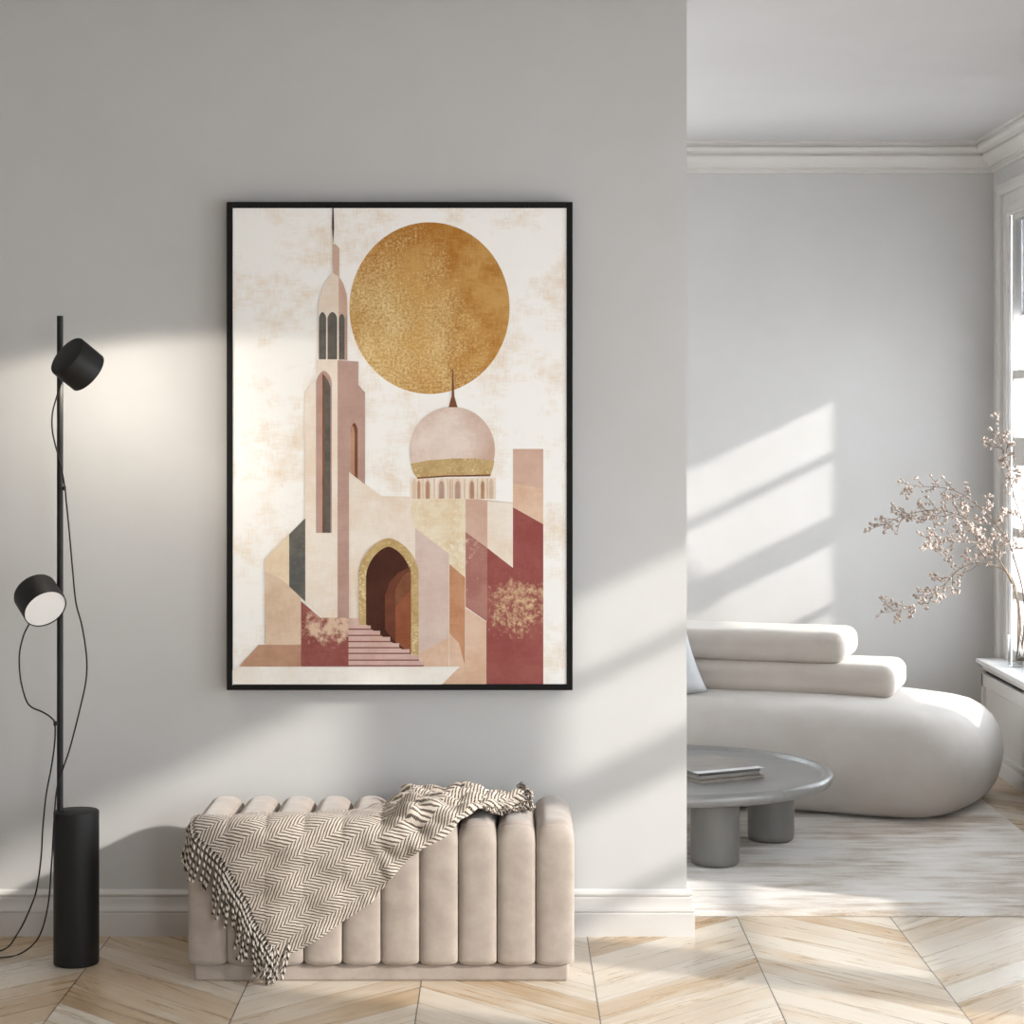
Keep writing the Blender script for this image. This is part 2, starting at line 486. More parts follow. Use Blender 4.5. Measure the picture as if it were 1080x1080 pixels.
# ------------------------------------------------------------------ radiator cabinet under the window
SX = 2.2; SY = 9.80; SZ = .482
cab = thing('radiator_cabinet', 'white panelled radiator cabinet under the window with a dark vent slot', 'cabinet', (SX + .07, 9.0, 0))
c0 = 7.9
m = MB(); m.box(SX, XR + .002, c0, SY, SZ - .022, SZ); m.build('top_board', M['sill'], cab, bevel=.006)
m = MB()
xf = SX + .022
m.box(xf, xf + .02, c0, SY - .02, SZ - .046, SZ - .022)          # upper rail above slot
m.box(xf, xf + .02, c0, SY - .02, SZ - .125, SZ - .064)          # rail under the slot
m.box(xf, xf + .02, SY - .055, SY - .02, 0.0, SZ - .022)         # end stile
m.box(xf, xf + .02, c0, c0 + .04, 0.0, SZ - .022)
m.box(xf + .02, XR, SY - .04, SY - .02, 0, SZ - .022)            # end panel
m.box(xf + .02, XR, c0, c0 + .02, 0, SZ - .022)
m.box(xf, xf + .02, c0, SY - .02, 0, .09)
m.build('frame', M['trim'], cab, bevel=.003)
m = MB(); m.box(xf + .014, xf + .026, c0, SY - .03, .05, SZ - .064); m.build('panel', M['trim'], cab)
m = MB(); m.box(xf + .016, xf + .03, c0 + .04, SY - .055, SZ - .064, SZ - .046); m.build('vent_slot', M['slot'], cab)
m = MB(); sweep(m, [(xf, SY - .02, 0), (xf, c0, 0)], [(0, 0), (.012, 0), (.012, .05), (.006, .06), (0, .064)], flip=1); m.build('base_trim', M['trim'], cab, angle=35)

# ------------------------------------------------------------------ rug
m = MB()
rx0, rx1, ry0, ry1 = -1.9, 2.0, 6.72, 9.35
nx, ny = 120, 80; V = []; Fc = []
def rugz(i, j, x, y):
    e = min(x - rx0, rx1 - x, y - ry0, ry1 - y)
    return .013 * min(1, math.sqrt(max(0, e) / .02)) + random.uniform(-.0008, .0008) * (1 if e > .001 else 0)
def rugpos(k, n, a, b):
    # denser near the edges
    u = k / n
    e = .02 / (b - a)
    if k <= 4: u = e * k / 4
    elif k >= n - 4: u = 1 - e * (n - k) / 4
    else: u = e + (1 - 2 * e) * (k - 4) / (n - 8)
    return a + (b - a) * u
for j in range(ny + 1):
    for i in range(nx + 1):
        x = rugpos(i, nx, rx0, rx1); yy = rugpos(j, ny, ry0, ry1)
        V.append((x, yy, .001 + rugz(i, j, x, yy)))
for j in range(ny):
    for i in range(nx):
        a = j * (nx + 1) + i; Fc.append((a, a + 1, a + nx + 2, a + nx + 1))
m.add(V, Fc)
tag(m.build('area_rug', M['rug'], smooth=True), 'large brushed beige and grey rug under the sofa and coffee table', 'rug')
RUGZ = .0155

# ------------------------------------------------------------------ sofa (local frame, turned to the room)
SO = Vector((1.0, 8.95, RUGZ)); SR = -math.radians(18)
sofa = thing('sofa', 'low ivory sofa with a rounded seat and stacked bolster back', 'sofa', SO, SR)
out = [(-1.45, -.1), (-1.35, -.47), (-1.0, -.575), (-.5, -.57), (0, -.555), (.4, -.55), (.68, -.575), (.88, -.53), (1.00, -.36), (1.065, -.08), (1.085, .22), (1.00, .44), (.75, .53),
       (.2, .54), (-.6, .54), (-1.15, .5), (-1.4, .25)]
O2 = spline([(a, b, 0) for a, b in out], 8, True)
n = len(O2)
nr = []
for i in range(n):
    d = (O2[(i + 1) % n] - O2[i - 1]).normalized(); nr.append(Vector((-d.y, d.x, 0)))
# superellipse side section: (inset, z)
rings = [(.115, .008), (.085, .012), (.055, .03), (.03, .07), (.012, .13), (0, .20), (.004, .26), (.02, .315), (.042, .36), (.078, .395), (.12, .418), (.18, .432)]
m = MB(); V = []
def seat_z(x, z):   # the seat sinks slightly to the right-hand end
    u = max(0, min(1, (x - .35) / .8)); return z * (1 - .085 * u * u * (3 - 2 * u))
for (ins, z) in rings:
    for i in range(n):
        p = O2[i] + nr[i] * ins; V.append((p.x, p.y, seat_z(p.x, z)))
Fc = [(k * n + i, k * n + (i + 1) % n, (k + 1) * n + (i + 1) % n, (k + 1) * n + i) for k in range(len(rings) + 3) for i in range(n)]
base_r = [O2[i] + nr[i] * .18 for i in range(n)]
for (tm, z) in ((.2, .4375), (.45, .4415), (.7, .444), (.88, .4455)):
    for p in base_r:
        q = Vector((max(-1.0, min(.62, p.x)), -.01, 0)); q = p.lerp(q, tm); V.append((q.x, q.y, seat_z(q.x, z)))
NR = len(rings) + 4
Fc.append(tuple((NR - 1) * n + i for i in range(n)))
Fc.append(tuple(range(n - 1, -1, -1)))
m.add(V, Fc)
m.build('seat', M['sofa'], sofa, smooth=True, local=True, angle=60)

def rbox(mb, x0, x1, y0, y1, z0, z1, r, px=5.0, N=40, bulge=0.0):
    """soft cushion: superellipsoid box"""
    cx, cy, cz = (x0 + x1) / 2, (y0 + y1) / 2, (z0 + z1) / 2
    hx, hy, hz = (x1 - x0) / 2, (y1 - y0) / 2, (z1 - z0) / 2
    b = bmesh.new(); bmesh.ops.create_cube(b, size=2); bmesh.ops.subdivide_edges(b, edges=b.edges[:], cuts=N, use_grid_fill=True)
    V = []
    for v in b.verts:
        c = v.co
        # cosine-spaced coordinates, clamp to rounded box
        p = Vector((math.sin(c.x * PI / 2) * hx, math.sin(c.y * PI / 2) * hy, math.sin(c.z * PI / 2) * hz))
        q = Vector((max(-hx + r[0], min(hx - r[0], p.x)), max(-hy + r[1], min(hy - r[1], p.y)), max(-hz + r[2], min(hz - r[2], p.z))))
        d = p - q
        e = Vector((d.x / r[0], d.y / r[1], d.z / r[2]))
        if e.length > 1e-9: e = e.normalized()
        V.append((cx + q.x + e.x * r[0], cy + q.y + e.y * r[1], cz + q.z + e.z * r[2]))
    b.verts.index_update()
    mb.add(V, [tuple(v.index for v in f.verts) for f in b.faces]); b.free()
for (x1, z0, z1, y0) in ((.675, .428, .566, -.145), (.465, .564, .694, -.135)):
    m = MB(); rbox(m, -1.3, x1, y0, y0 + .42, z0, z1, (.052, .042, .05), N=36)
    m.build('back_bolster', M['bolster'], sofa, smooth=True, local=True)

# pillow leaning at the hidden end of the sofa
pc = Vector((.572, 8.80, .612))
pw = thing('throw_pillow', 'pale grey pillow leaning on the sofa behind the wall corner', 'pillow', pc, math.radians(-14))
b = bmesh.new(); bmesh.ops.create_grid(b, x_segments=28, y_segments=28, size=1)
V = []; nv = len(b.verts)
hs = .225
def pill(c, s):
    x, z = c.x, c.y
    k = 1 - .10 * (1 - x * x) * abs(z) ** 2; k2 = 1 - .10 * (1 - z * z) * abs(x) ** 2
    th = .07 * (max(0, 1 - x ** 4) * max(0, 1 - z ** 4)) ** .6
    v = Vector((x * hs * k2, s * th, z * hs * k))
    R = Matrix.Rotation(math.radians(-12), 4, 'X') @ Matrix.Rotation(math.radians(-17), 4, 'Y')
    return R @ v
V = [pill(v.co, -1) for v in b.verts] + [pill(v.co, 1) for v in b.verts]
Fc = [tuple(v.index for v in f.verts) for f in b.faces]; Fc += [tuple(v.index + nv for v in reversed(f.verts)) for f in b.faces]; b.free()
m = MB(); m.add(V, Fc); o = m.build('cover', M['pillow'], pw, smooth=True, local=True)
md = o.modifiers.new('weld', 'WELD'); md.merge_threshold = .0005

# ------------------------------------------------------------------ coffee table
TC = Vector((.63, 7.8, RUGZ)); TH = .30
tab = thing('coffee_table', 'round grey coffee table with a raised rim on thick cylinder legs', 'table', TC)
R = .583; rr = .023
prof = [(0, TH - .046), (R - .12, TH - .046), (R - .03, TH - .044)]
for k in range(0, 13):
    a = -PI / 2 + PI * k / 12 * 1.0
    prof.append((R - rr + rr * math.cos(a), TH - .023 + rr * math.sin(a)))
prof += [(R - .03, TH - .001), (R - .038, TH - .006), (R - .042, TH - .014), (R - .045, TH - .0165), (R - .3, TH - .0165), (0, TH - .0165)]
m = MB(); m.lathe(prof, TC - Vector((0, 0, RUGZ)), seg=96); m.build('table_top', M['table'], tab, angle=50)
for (lx, ly) in ((.742, 7.45), (.996, 7.88), (.30, 8.0)):
    m = MB(); h = TH - .045
    m.lathe([(0, RUGZ), (.07, RUGZ), (.08, RUGZ + .003), (.086, RUGZ + .012), (.0875, RUGZ + .025), (.0875, h), (0, h)], (lx, ly, 0), seg=48)
    m.build('leg', M['tableleg'], tab, angle=40)
TZ = TH - .0157

# magazines on the table
def magazine(label, A, ang, w, d, z, th, cover, strip=None, wave=0.0):
    u = Vector((math.cos(ang), math.sin(ang), 0)); v = Vector((-math.sin(ang), math.cos(ang), 0))
    base = Vector((A[0], A[1], z))
    g = thing('magazine', label, 'magazine', base, 0, 'magazines on the coffee table')
    def slab(name, mat, u0, u1, v0, v1, z0, z1, N=14):
        mb = MB(); V = []
        for zz in (z0, z1):
            for j in range(N + 1):
                for i in range(3):
                    vv = v0 + (v1 - v0) * j / N; uu = u0 + (u1 - u0) * i / 2
                    dz = wave * (math.sin(PI * min(1, vv / d)) ** 2) * (1 if zz > z0 or z0 > .002 else 0) * (.6 + .4 * uu / w)
                    V.append(base + u * uu + v * vv + Vector((0, 0, zz + dz)))
        L = 3 * (N + 1); F = []
        for j in range(N):
            for i in range(2):
                a = j * 3 + i; F.append((a, a + 3, a + 4, a + 1)); F.append((L + a, L + a + 1, L + a + 4, L + a + 3))
            F.append((j * 3, L + j * 3, L + j * 3 + 3, j * 3 + 3)); F.append((j * 3 + 2, j * 3 + 5, L + j * 3 + 5, L + j * 3 + 2))
        for i in range(2):
            F.append((i, i + 1, L + i + 1, L + i)); e = N * 3; F.append((e + i, L + e + i, L + e + i + 1, e + i + 1))
        mb.add(V, F); return mb.build(name, mat, g)
    slab('back_cover', cover, 0, w, 0, d, 0, .0012)
    slab('pages', M['pages'], .003, w - .003, .003, d - .003, .0012, th - .0015)
    fc = slab('front_cover', cover, 0, w, 0, d, th - .0015, th)
    if strip:
        mb = MB(); V = []
        for zz in (th, th + .0008):
            for (uu, vv) in ((-.004, -.012), (w + .006, -.012), (w + .006, .03), (-.004, .03)):
                V.append(base + u * uu + v * vv + Vector((0, 0, zz + .0006)))
        mb.add(V, [(0, 3, 2, 1), (4, 5, 6, 7), (0, 1, 5, 4), (1, 2, 6, 5), (2, 3, 7, 6), (3, 0, 4, 7)])
        o = mb.build('edge_strip', strip, fc); o['label'] = 'pale silver edge strip'
    return g
magazine('tan covered magazine lowest in the small stack on the coffee table', (.70, 7.53), math.radians(30), .285, .30, TZ, .012, M['tan'])
magazine('charcoal magazine in the middle of the stack on the coffee table', (.695, 7.545), math.radians(29), .27, .31, TZ + .0125, .016, M['darkcover'])
magazine('taupe magazine with pale silver edge on top of the stack', (.69, 7.555), math.radians(27), .275, .34, TZ + .029, .007, M['magazine'], M['silver'], .006)

# ------------------------------------------------------------------ vase and blossom branches
VZ = SZ; VC = Vector((2.300, 9.44, VZ))
vas = MB(); r = .034; hh = .145
vas.lathe([(0, 0), (r - .003, 0), (r, .003), (r, hh - .002), (r - .0015, hh), (r - .003, hh - .002), (r - .003, .014), (r - .006, .011), (0, .011)], VC, seg=40)
tag(vas.build('vase', M['glass'], angle=40), 'clear glass cylinder vase on the white window sill', 'vase')

def branch(label, px, depth, twigs, thick=.0042, seed=1, side=None):
    rnd = random.Random(seed)
    pts = []
    n = len(px)
    pts = [at(x, y, d) for (x, y), d in zip(px, depth)]
    sp = spline(pts, 8)
    # remaining length fractions
    root = thing('blossom_branch', label, 'branch', pts[0], 0, 'dried blossom branches in the glass vase')
    st = MB(); fl = MB(); N = len(sp)
    st.tube(sp, [thick * (1 - .75 * i / (N - 1)) for i in range(N)], 6)
    def bud(p, s):
        # small opening bud: three or four petals round a core
        ax = Vector((rnd.uniform(-1, 1), rnd.uniform(-1, 1), rnd.uniform(-.6, 1))).normalized()
        fl.lathe([(0, -s), (s * .62, -s * .55), (s * .8, 0), (s * .6, s * .6), (0, s * .9)], p, ax, seg=6)
        for k in range(rnd.randint(1, 3)):
            o = Vector((rnd.uniform(-1, 1), rnd.uniform(-1, 1), rnd.uniform(-1, 1))).normalized() * s * 1.1
            fl.lathe([(0, -s * .6), (s * .5, 0), (0, s * .6)], p + o, ax, seg=5)
    def sprig(p0, dirv, L, depthn, th):
        k = 5; pp = [p0]; d = dirv.normalized(); p = p0.copy()
        for i in range(k):
            d = (d + Vector((rnd.uniform(-.22, .22), rnd.uniform(-.2, .2), rnd.uniform(-.18, .22)))).normalized()
            p = p + d * L / k; pp.append(p.copy())
        st.tube(pp, [th * (1 - .6 * i / k) for i in range(k + 1)], 5)
        bud(pp[-1], rnd.uniform(.0078, .0105))
        for i in range(2, k):
            for s in (1, -1):
                if rnd.random() < .62:
                    o = Vector((rnd.uniform(-1, 1), rnd.uniform(-.7, .7), rnd.uniform(-1, 1))).normalized() * rnd.uniform(.010, .018)
                    st.tube([pp[i], pp[i] + o * .9], [.0009, .0007], 4)
                    bud(pp[i] + o, rnd.uniform(.0056, .0085))
        if depthn > 0:
            for i in (1, 3):
                sd = (d + Vector((rnd.uniform(-.9, .9), rnd.uniform(-.5, .5), rnd.uniform(-.9, .9)))).normalized()
                sprig(pp[i], sd, L * .55, depthn - 1, th * .75)
    lo, hi, cnt = twigs
    for q in range(cnt):
        f = lo + (hi - lo) * (q + rnd.uniform(.1, .9)) / cnt
        i = min(N - 2, int(f * (N - 1)))
        d = (sp[i + 1] - sp[i]).normalized()
        pr = Vector((-d.z, 0, d.x)) * (1 if q % 2 else -1)
        dv = d * .8 + pr * rnd.uniform(.45, .8) + Vector((0, rnd.uniform(-.45, .45), 0))
        sprig(sp[i], dv, rnd.uniform(.06, .11) * (1.15 - .35 * f), 1 if rnd.random() < .6 else 0, .0021)
    for i in range(int(N * lo), N, 2):     # buds sitting on the stem itself
        if rnd.random() < .55:
            o = Vector((rnd.uniform(-1, 1), rnd.uniform(-1, 1), rnd.uniform(-1, 1))).normalized() * .009
            bud(sp[i] + o, rnd.uniform(.0056, .008))
    sprig(sp[-1], sp[-1] - sp[-3], .04, 0, .0013)
    st.build('stem', M['stem'], root, smooth=True)
    o = fl.build('blossoms', M['bud'], root, smooth=True); o['kind'] = 'stuff'
BY = 9.44
def dep(n, d0, d1): return [d0 + (d1 - d0) * i / (n - 1) for i in range(n)]
B = [(1074, 699), (1073, 660)]
p1 = [(1073, 697), (1074, 660), (1073, 628), (1065, 607), (1050, 597), (1037, 594), (1022, 595), (1010, 602), (1000, 612), (990, 622), (978, 629), (962, 640), (946, 644), (932, 646)]
branch('blossom branch drooping lowest to the left over the sofa', p1, dep(len(p1), 9.44, 9.30), (.34, .97, 15), seed=3)
p2 = [(1075, 697), (1077, 665), (1073, 630), (1062, 605), (1050, 585), (1040, 570), (1027, 553), (1014, 544), (1000, 540), (985, 538), (968, 540), (950, 545), (935, 552), (921, 557)]
branch('long blossom branch reaching farthest left towards the bare wall', p2, dep(len(p2), 9.45, 9.22), (.27, .96, 21), seed=5)
p3 = [(1077, 697), (1080, 660), (1079, 625), (1070, 590), (1062, 568), (1050, 553), (1035, 537), (1020, 525), (1005, 517), (990, 514), (972, 513), (957, 511)]
branch('blossom branch arching highest to the left across the bare wall', p3, dep(len(p3), 9.43, 9.36), (.30, .97, 14), seed=8)
p4 = [(1072, 697), (1076, 660), (1070, 622), (1060, 600), (1048, 584), (1036, 576), (1024, 571), (1012, 568), (1000, 567), (988, 570), (977, 573)]
branch('short blossom branch tucked between the two long left ones', p4, dep(len(p4), 9.42, 9.12), (.34, .97, 13), seed=13)
p5 = [(1079, 697), (1084, 660), (1086, 610), (1083, 575), (1078, 550), (1070, 525), (1065, 505), (1061, 487), (1055, 466), (1051, 446)]
branch('upright blossom branch rising in front of the window casing', p5, dep(len(p5), 9.43, 9.40), (.40, .97, 12), seed=21)
p6 = [(1076, 697), (1082, 660), (1090, 620), (1096, 580), (1100, 540), (1103, 500)]
branch('blossom branch leaning right against the bright window pane', p6, dep(len(p6), 9.45, 9.10), (.40, .97, 8), seed=25)

# ------------------------------------------------------------------ channel tufted bench
BX0, BX1 = -.909, .191; NCH = 10; CWID = (BX1 - BX0) / NCH
Yf, Yb, Zt, Zb = 5.925, 6.405, .456, .047
rt = .062; rb = .02
def rpath(Yf, Yb, Zb, Zt, rt, rb, seg=18, ns=10):
    """closed loop, from bottom front up the front, over the top, down the back: list of (Y, Z, nY, nZ)"""
    P = []
    def arc(cy, cz, r, a0, a1):
        for k in range(seg + 1):
            a = a0 + (a1 - a0) * k / seg; P.append((cy + r * math.cos(a), cz + r * math.sin(a), math.cos(a), math.sin(a)))
    def line(y0, z0, y1, z1, ny, nz):
        for k in range(1, ns): P.append((y0 + (y1 - y0) * k / ns, z0 + (z1 - z0) * k / ns, ny, nz))
    arc(Yf + rb, Zb + rb, rb, 1.5 * PI, PI)
    line(Yf, Zb + rb, Yf, Zt - rt, -1, 0)
    arc(Yf + rt, Zt - rt, rt, PI, PI / 2)
    line(Yf + rt, Zt, Yb - rt, Zt, 0, 1)
    arc(Yb - rt, Zt - rt, rt, PI / 2, 0)
    line(Yb, Zt - rt, Yb, Zb + rb, 1, 0)
    arc(Yb - rb, Zb + rb, rb, 0, -PI / 2)
    return P
BP = rpath(Yf, Yb, Zb, Zt, rt, rb)
bench = thing('bench', 'beige velvet bench with rounded vertical channels on the parquet', 'bench', ((BX0 + BX1) / 2, (Yf + Yb) / 2, 0))
BUL = .040; GZ = Zt - rt + rt * math.sin(math.radians(120))
for c in range(NCH):
    m = MB(); xc = BX0 + CWID * (c + .5); nA = 17; V = []
    for k in range(nA):
        th = PI * k / (nA - 1); cs, sn = math.cos(th), math.sin(th)
        xx = xc - (CWID / 2 - .0006) * math.copysign(abs(cs) ** .8, cs)
        for (yy, zz, ny, nz) in BP:
            top = max(0, nz)                       # fuller humps over the top, flatter down the front
            bul = .016 + (BUL - .016) * top
            off = -bul * (1 - abs(sn) ** (.72 + .35 * top))
            # piped seam just under the front shoulder
            if abs(zz - GZ) < .0005 and yy < 6.1: off -= .004
            V.append((xx, yy + ny * off, zz + nz * off))
    L = len(BP)
    Fc = [(k * L + i, k * L + (i + 1) % L, (k + 1) * L + (i + 1) % L, (k + 1) * L + i) for k in range(nA - 1) for i in range(L)]
    Fc.append(tuple(range(L))); Fc.append(tuple((nA - 1) * L + i for i in range(L - 1, -1, -1)))
    m.add(V, Fc); m.build('channel', M['velvet'], bench, angle=70)
m = MB(); m.box(BX0 + .016, BX1 - .016, Yf + .022, Yb - .022, 0, .05); m.build('plinth', M['velvet'], bench, bevel=.008)

# ------------------------------------------------------------------ herringbone throw over the bench
arcl = [0]
for a, b in zip(BP, BP[1:]): arcl.append(arcl[-1] + math.hypot(b[0] - a[0], b[1] - a[1]))
i45 = min(range(len(BP)), key=lambda i: abs(BP[i][2] + .7071) + abs(BP[i][3] - .7071)); s45 = arcl[i45]
def surf(v):
    s = s45 - v
    for i in range(len(BP) - 1):
        if arcl[i + 1] >= s:
            f = (s - arcl[i]) / max(1e-9, arcl[i + 1] - arcl[i]); f = max(0, min(1, f))
            a, b = BP[i], BP[i + 1]
            q = [a[k] + (b[k] - a[k]) * f for k in range(4)]
            l = math.hypot(q[2], q[3]) or 1
            return q[0], q[1], q[2] / l, q[3] / l
    return BP[-1]
def vfront(py):   # photo row on the front face -> arc position
    Z = H - (py - VY) * Yf / F
    return .0487 + (Zt - rt - Z)
def X5(px, Y=5.92): return (px - VX) * Y / F
ROWS = [(-.335, X5(424, 6.27), X5(548, 6.27)), (-.25, X5(408, 6.19), X5(553, 6.19)), (-.16, X5(385, 6.1), X5(557, 6.1)), (-.11, X5(330, 6.06), X5(556, 6.06)), (-.085, X5(262, 6.02), X5(548, 6.03)),
        (-.06, X5(212, 6.0), X5(535, 6.0)), (-.03, X5(205, 5.96), X5(505, 5.96)), (0, X5(203), X5(484)), (.03, X5(207), X5(470)), (vfront(893), X5(219), X5(446)), (vfront(905), X5(232), X5(431)),
        (vfront(915), X5(240), X5(422)), (vfront(929), X5(247), X5(410)), (vfront(951), X5(260), X5(392)), (vfront(971), X5(268), X5(362)), (vfront(987), X5(278), X5(340)), (vfront(998), X5(285), X5(322)),
        (vfront(1005), X5(289), X5(307)), (vfront(1010), X5(293), X5(298))]
def rowat(v):
    for a, b in zip(ROWS, ROWS[1:]):
        if b[0] >= v:
            f = (v - a[0]) / (b[0] - a[0]); return a[1] + (b[1] - a[1]) * f, a[2] + (b[2] - a[2]) * f
    return ROWS[-1][1:]
def hump(x):
    s = ((x - BX0) / CWID) % 1.0; c = abs(2 * s - 1); return 1 - (1 - c ** 2.2) ** .4 if c < 1 else 1
def sst(a, b, x):
    t = max(0, min(1, (x - a) / (b - a))); return t * t * (3 - 2 * t)
def cloth(x, v):
    yy, zz, ny, nz = surf(v)
    top = max(0, nz)
    off = .008
    off -= .013 * hump(x) * (.9 if v < .02 else .25)                  # sags into the channels
    # crumpled end on the top right
    cr = sst(-.42, -.28, x) * sst(.10, -.02, v)
    w1 = math.sin((v * 62 + 2.0 * math.sin(x * 11 + .5) + x * 5)); w2 = math.sin(x * 34 + v * 25 + 1.7 * math.sin(v * 30))
    w1 = math.copysign(abs(w1) ** .7, w1)
    off += cr * (.016 + .015 * w1 + .010 * w2 + .006 * math.sin(x * 71 - v * 48 + 2 * w1))
    off += cr * .014 * math.exp(-((x + .18) / .10) ** 2)
    # long soft folds running down from the bunch to the hem
    d = (x + .30) * .80 - (v - .02) * .60
    fd = sst(-.02, .06, v) * sst(-.5, -.25, x)
    off += fd * (.010 * max(0, math.sin(d * 62 + .6)) ** 1.5)
    off += .003 * math.sin(x * 40 + v * 13) * sst(.0, .08, v) + .0025 * math.sin(v * 55 - x * 18)
    off += .006 * sst(.25, .4, v)
    off = max(off, .004 - .012 * hump(x) * top)
    return Vector((x, yy + ny * off, zz + nz * off))
thr = MB(); NV, NU = 150, 120; V = []; UV = []; ang = math.radians(THROW_ANG := 30)
for j in range(NV + 1):
    v = ROWS[0][0] + (ROWS[-1][0] - ROWS[0][0]) * j / NV
    xl, xr = rowat(v)
    for i in range(NU + 1):
        x = xl + (xr - xl) * i / NU
        V.append(cloth(x, v))
        # knit follows the cloth; column axis leans up to the right; bunched end is twisted
        a2 = ang; ax, av = x, -v
        UV.append((ax * -math.sin(a2) + av * math.cos(a2) + 3.0, ax * math.cos(a2) + av * math.sin(a2) + 3.0))
Fc = [(j * (NU + 1) + i, j * (NU + 1) + i + 1, (j + 1) * (NU + 1) + i + 1, (j + 1) * (NU + 1) + i) for j in range(NV) for i in range(NU)]
thr.add(V, Fc, 0, UV)
to = thr.build('throw_blanket', M['throw'], smooth=True, solid=.006)
tag(to, 'cream and brown herringbone throw draped over the beige bench', 'blanket')
# fringe along the left hem and at the tip
fr = MB(); rnd = random.Random(4)
v = -.045
while v < ROWS[-1][0] - .004:
    xl, _ = rowat(v); p = cloth(xl, v)
    Ln = rnd.uniform(.085, .130)
    if v > .30: Ln = rnd.uniform(.060, .085)
    yy, zz, ny, nz = surf(v)
    pts = [p + Vector((.008, 0, 0)), p + Vector((-.007, -.005 * (1 - nz), -.004 + .004 * nz))]
    q = pts[-1].copy(); sw = rnd.uniform(-.034, -.002); dep_y = rnd.uniform(.004, .013)
    for k in range(1, 7):
        f = k / 6
        q2 = Vector((q.x + sw * f ** 1.5 + rnd.uniform(-.0018, .0018), min(q.y, Yf - .010) - dep_y * math.sin(PI * min(1, f * 1.1)) if v > -.01 else q.y, q.z - Ln * f))
        if v <= .03:
            if f > .3: q2.x = min(q2.x, BX0 - .008 + (v + .045) * .9)
            q2.y = q.y + (Yf - .012 - q.y) * f * sst(-.04, .03, v)
        q2.z = max(q2.z, .007); pts.append(q2)
    fr.tube(spline(pts, 3), [.0040] * (3 * (len(pts) - 1)) + [.0050], 6, uv=True)
    v += rnd.uniform(.0072, .0125)
tipv = ROWS[-1][0]
for k in range(15):
    vv = tipv - .05 * (k % 8) / 8; xl, xr = rowat(vv)
    x = xl + (xr - xl) * rnd.uniform(0, .5) if k < 11 else xl + rnd.uniform(-.004, .01)
    p = cloth(x, vv); pts = [p, p + Vector((rnd.uniform(-.004, .004), -.005, -.010))]
    zend = max(.006, rnd.uniform(.0, .03)); xe = x - rnd.uniform(.004, .03)
    for f in (.3, .6, .85, 1):
        pts.append(Vector((x + (xe - x) * f + rnd.uniform(-.005, .005), Yf - .012 - .014 * f - rnd.uniform(0, .008), pts[1].z + (zend - pts[1].z) * f)))
    fr.tube(spline(pts, 4), .0038, 6, uv=True)
fr.build('fringe', M['yarn'], to, smooth=True)
f2 = MB()
for k in range(60):
    v = -.32 + .29 * k / 60
    _, xr = rowat(v); p = cloth(xr, v)
    pts = [p + Vector((-.012, 0, .004))]; q = p + Vector((0, 0, .006))
    dx = rnd.uniform(.012, .03); 
    for i in range(1, 5):
        pts.append(q + Vector((dx * i / 4 * .7, -rnd.uniform(.0, .012) * i + .01, .008 * math.sin(i * 1.1 + k) + .002)))
    f2.tube(spline(pts, 3), .0026, 5, uv=True)
f2.build('fringe', M['yarn'], to, smooth=True)

# ------------------------------------------------------------------ floor lamp
LB = Vector((-1.2695, 6.145, 0))
lamp = thing('floor_lamp', 'tall black floor lamp with two swivelling drum heads and trailing cords', 'lamp', LB)
m = MB(); m.lathe([(0, 0), (.063, 0), (.0655, .002), (.0663, .006), (.0663, .444), (.0655, .448), (.063, .450), (0, .450)], LB, seg=64); m.build('base', M['black'], lamp, angle=40)
PX = -1.3175 ; PY = 6.145
m = MB(); m.tube([(PX, PY, .449), (PX, PY, 1.907)], .0092, 20); m.build('pole', M['black'], lamp, angle=40)
def head(px, py, axis, Y):
    c = at(px, py, Y); ax = Vector(axis).normalized()
    R = .065; L = .087
    b = c - ax * L / 2
    sh = MB()
    sh.lathe([(0, 0), (R - .006, 0), (R - .0018, .0015), (R, .006), (R, L - .001), (R - .0012, L), (R - .0028, L - .001), (R - .0028, L - .012), (0, L - .0125)], b, ax, seg=64)
    # short joint between the pole and the head
    pj = Vector((PX, PY, c.z))
    sh.tube([pj, c], .006, 10)
    sh.lathe([(0, -.012), (.0125, -.012), (.0125, .012), (0, .012)], pj, None, seg=24)
    s = sh.build('lamp_head', M['black'], lamp, angle=40)
    d = MB(); d.lathe([(0, L - .006), (R - .0030, L - .006), (R - .0030, L - .003), (0, L - .0022)], b, ax, seg=64)
    dd = d.build('diffuser', M['diffuser'], s, angle=40); dd['label'] = 'white round diffuser'
    return c, ax, L
HU = head(81.5, 384, (.60, .56, -.57), 6.06)
HL = head(42, 633, (.52, -.65, -.55), 6.10)
def cord(pts, parent_clip=None):
    mb = MB(); mb.tube(spline(pts, 8), .0024, 8); return mb.build('cord', M['cord'], lamp, smooth=True)
Yc = 6.12
cA = [(66, 404), (60, 418), (55.5, 435), (55, 452), (58, 468), (62, 482), (66, 500), (68.5, 515), (70, 530), (73, 560), (76.5, 600), (80, 635), (86.4, 660), (91, 690), (91, 715), (85, 745), (74, 788), (66, 812), (60, 832), (57, 866), (54.5, 909), (50.6, 955), (41, 988)]
pA = [at(x, y, Yc if y < 800 else Yc - .02) for x, y in cA]
pA[0] = HU[0] + Vector((-.04, -.0, -.035))
pA += [at(23, 1005, 6.235), at(0, 1010, 6.195), at(-60, 1012, 6.18), at(-140, 1005, 6.25)]
cord(pA)
cB = [(32, 656), (25, 670), (20.5, 690), (21.5, 715), (27, 737), (33, 745.6), (45, 751), (54, 757), (58, 764), (57.5, 785), (54, 810), (48.6, 839), (45, 875), (43.6, 901), (40, 930), (35, 950), (19.5, 983)]
pB = [at(x, y, Yc) for x, y in cB]
pB += [at(0, 1002, 6.27), at(-50, 1004, 6.25), at(-120, 1000, 6.29)]
for p in pA[-4:] + pB[-3:]: p.z = .004
cord(pB)
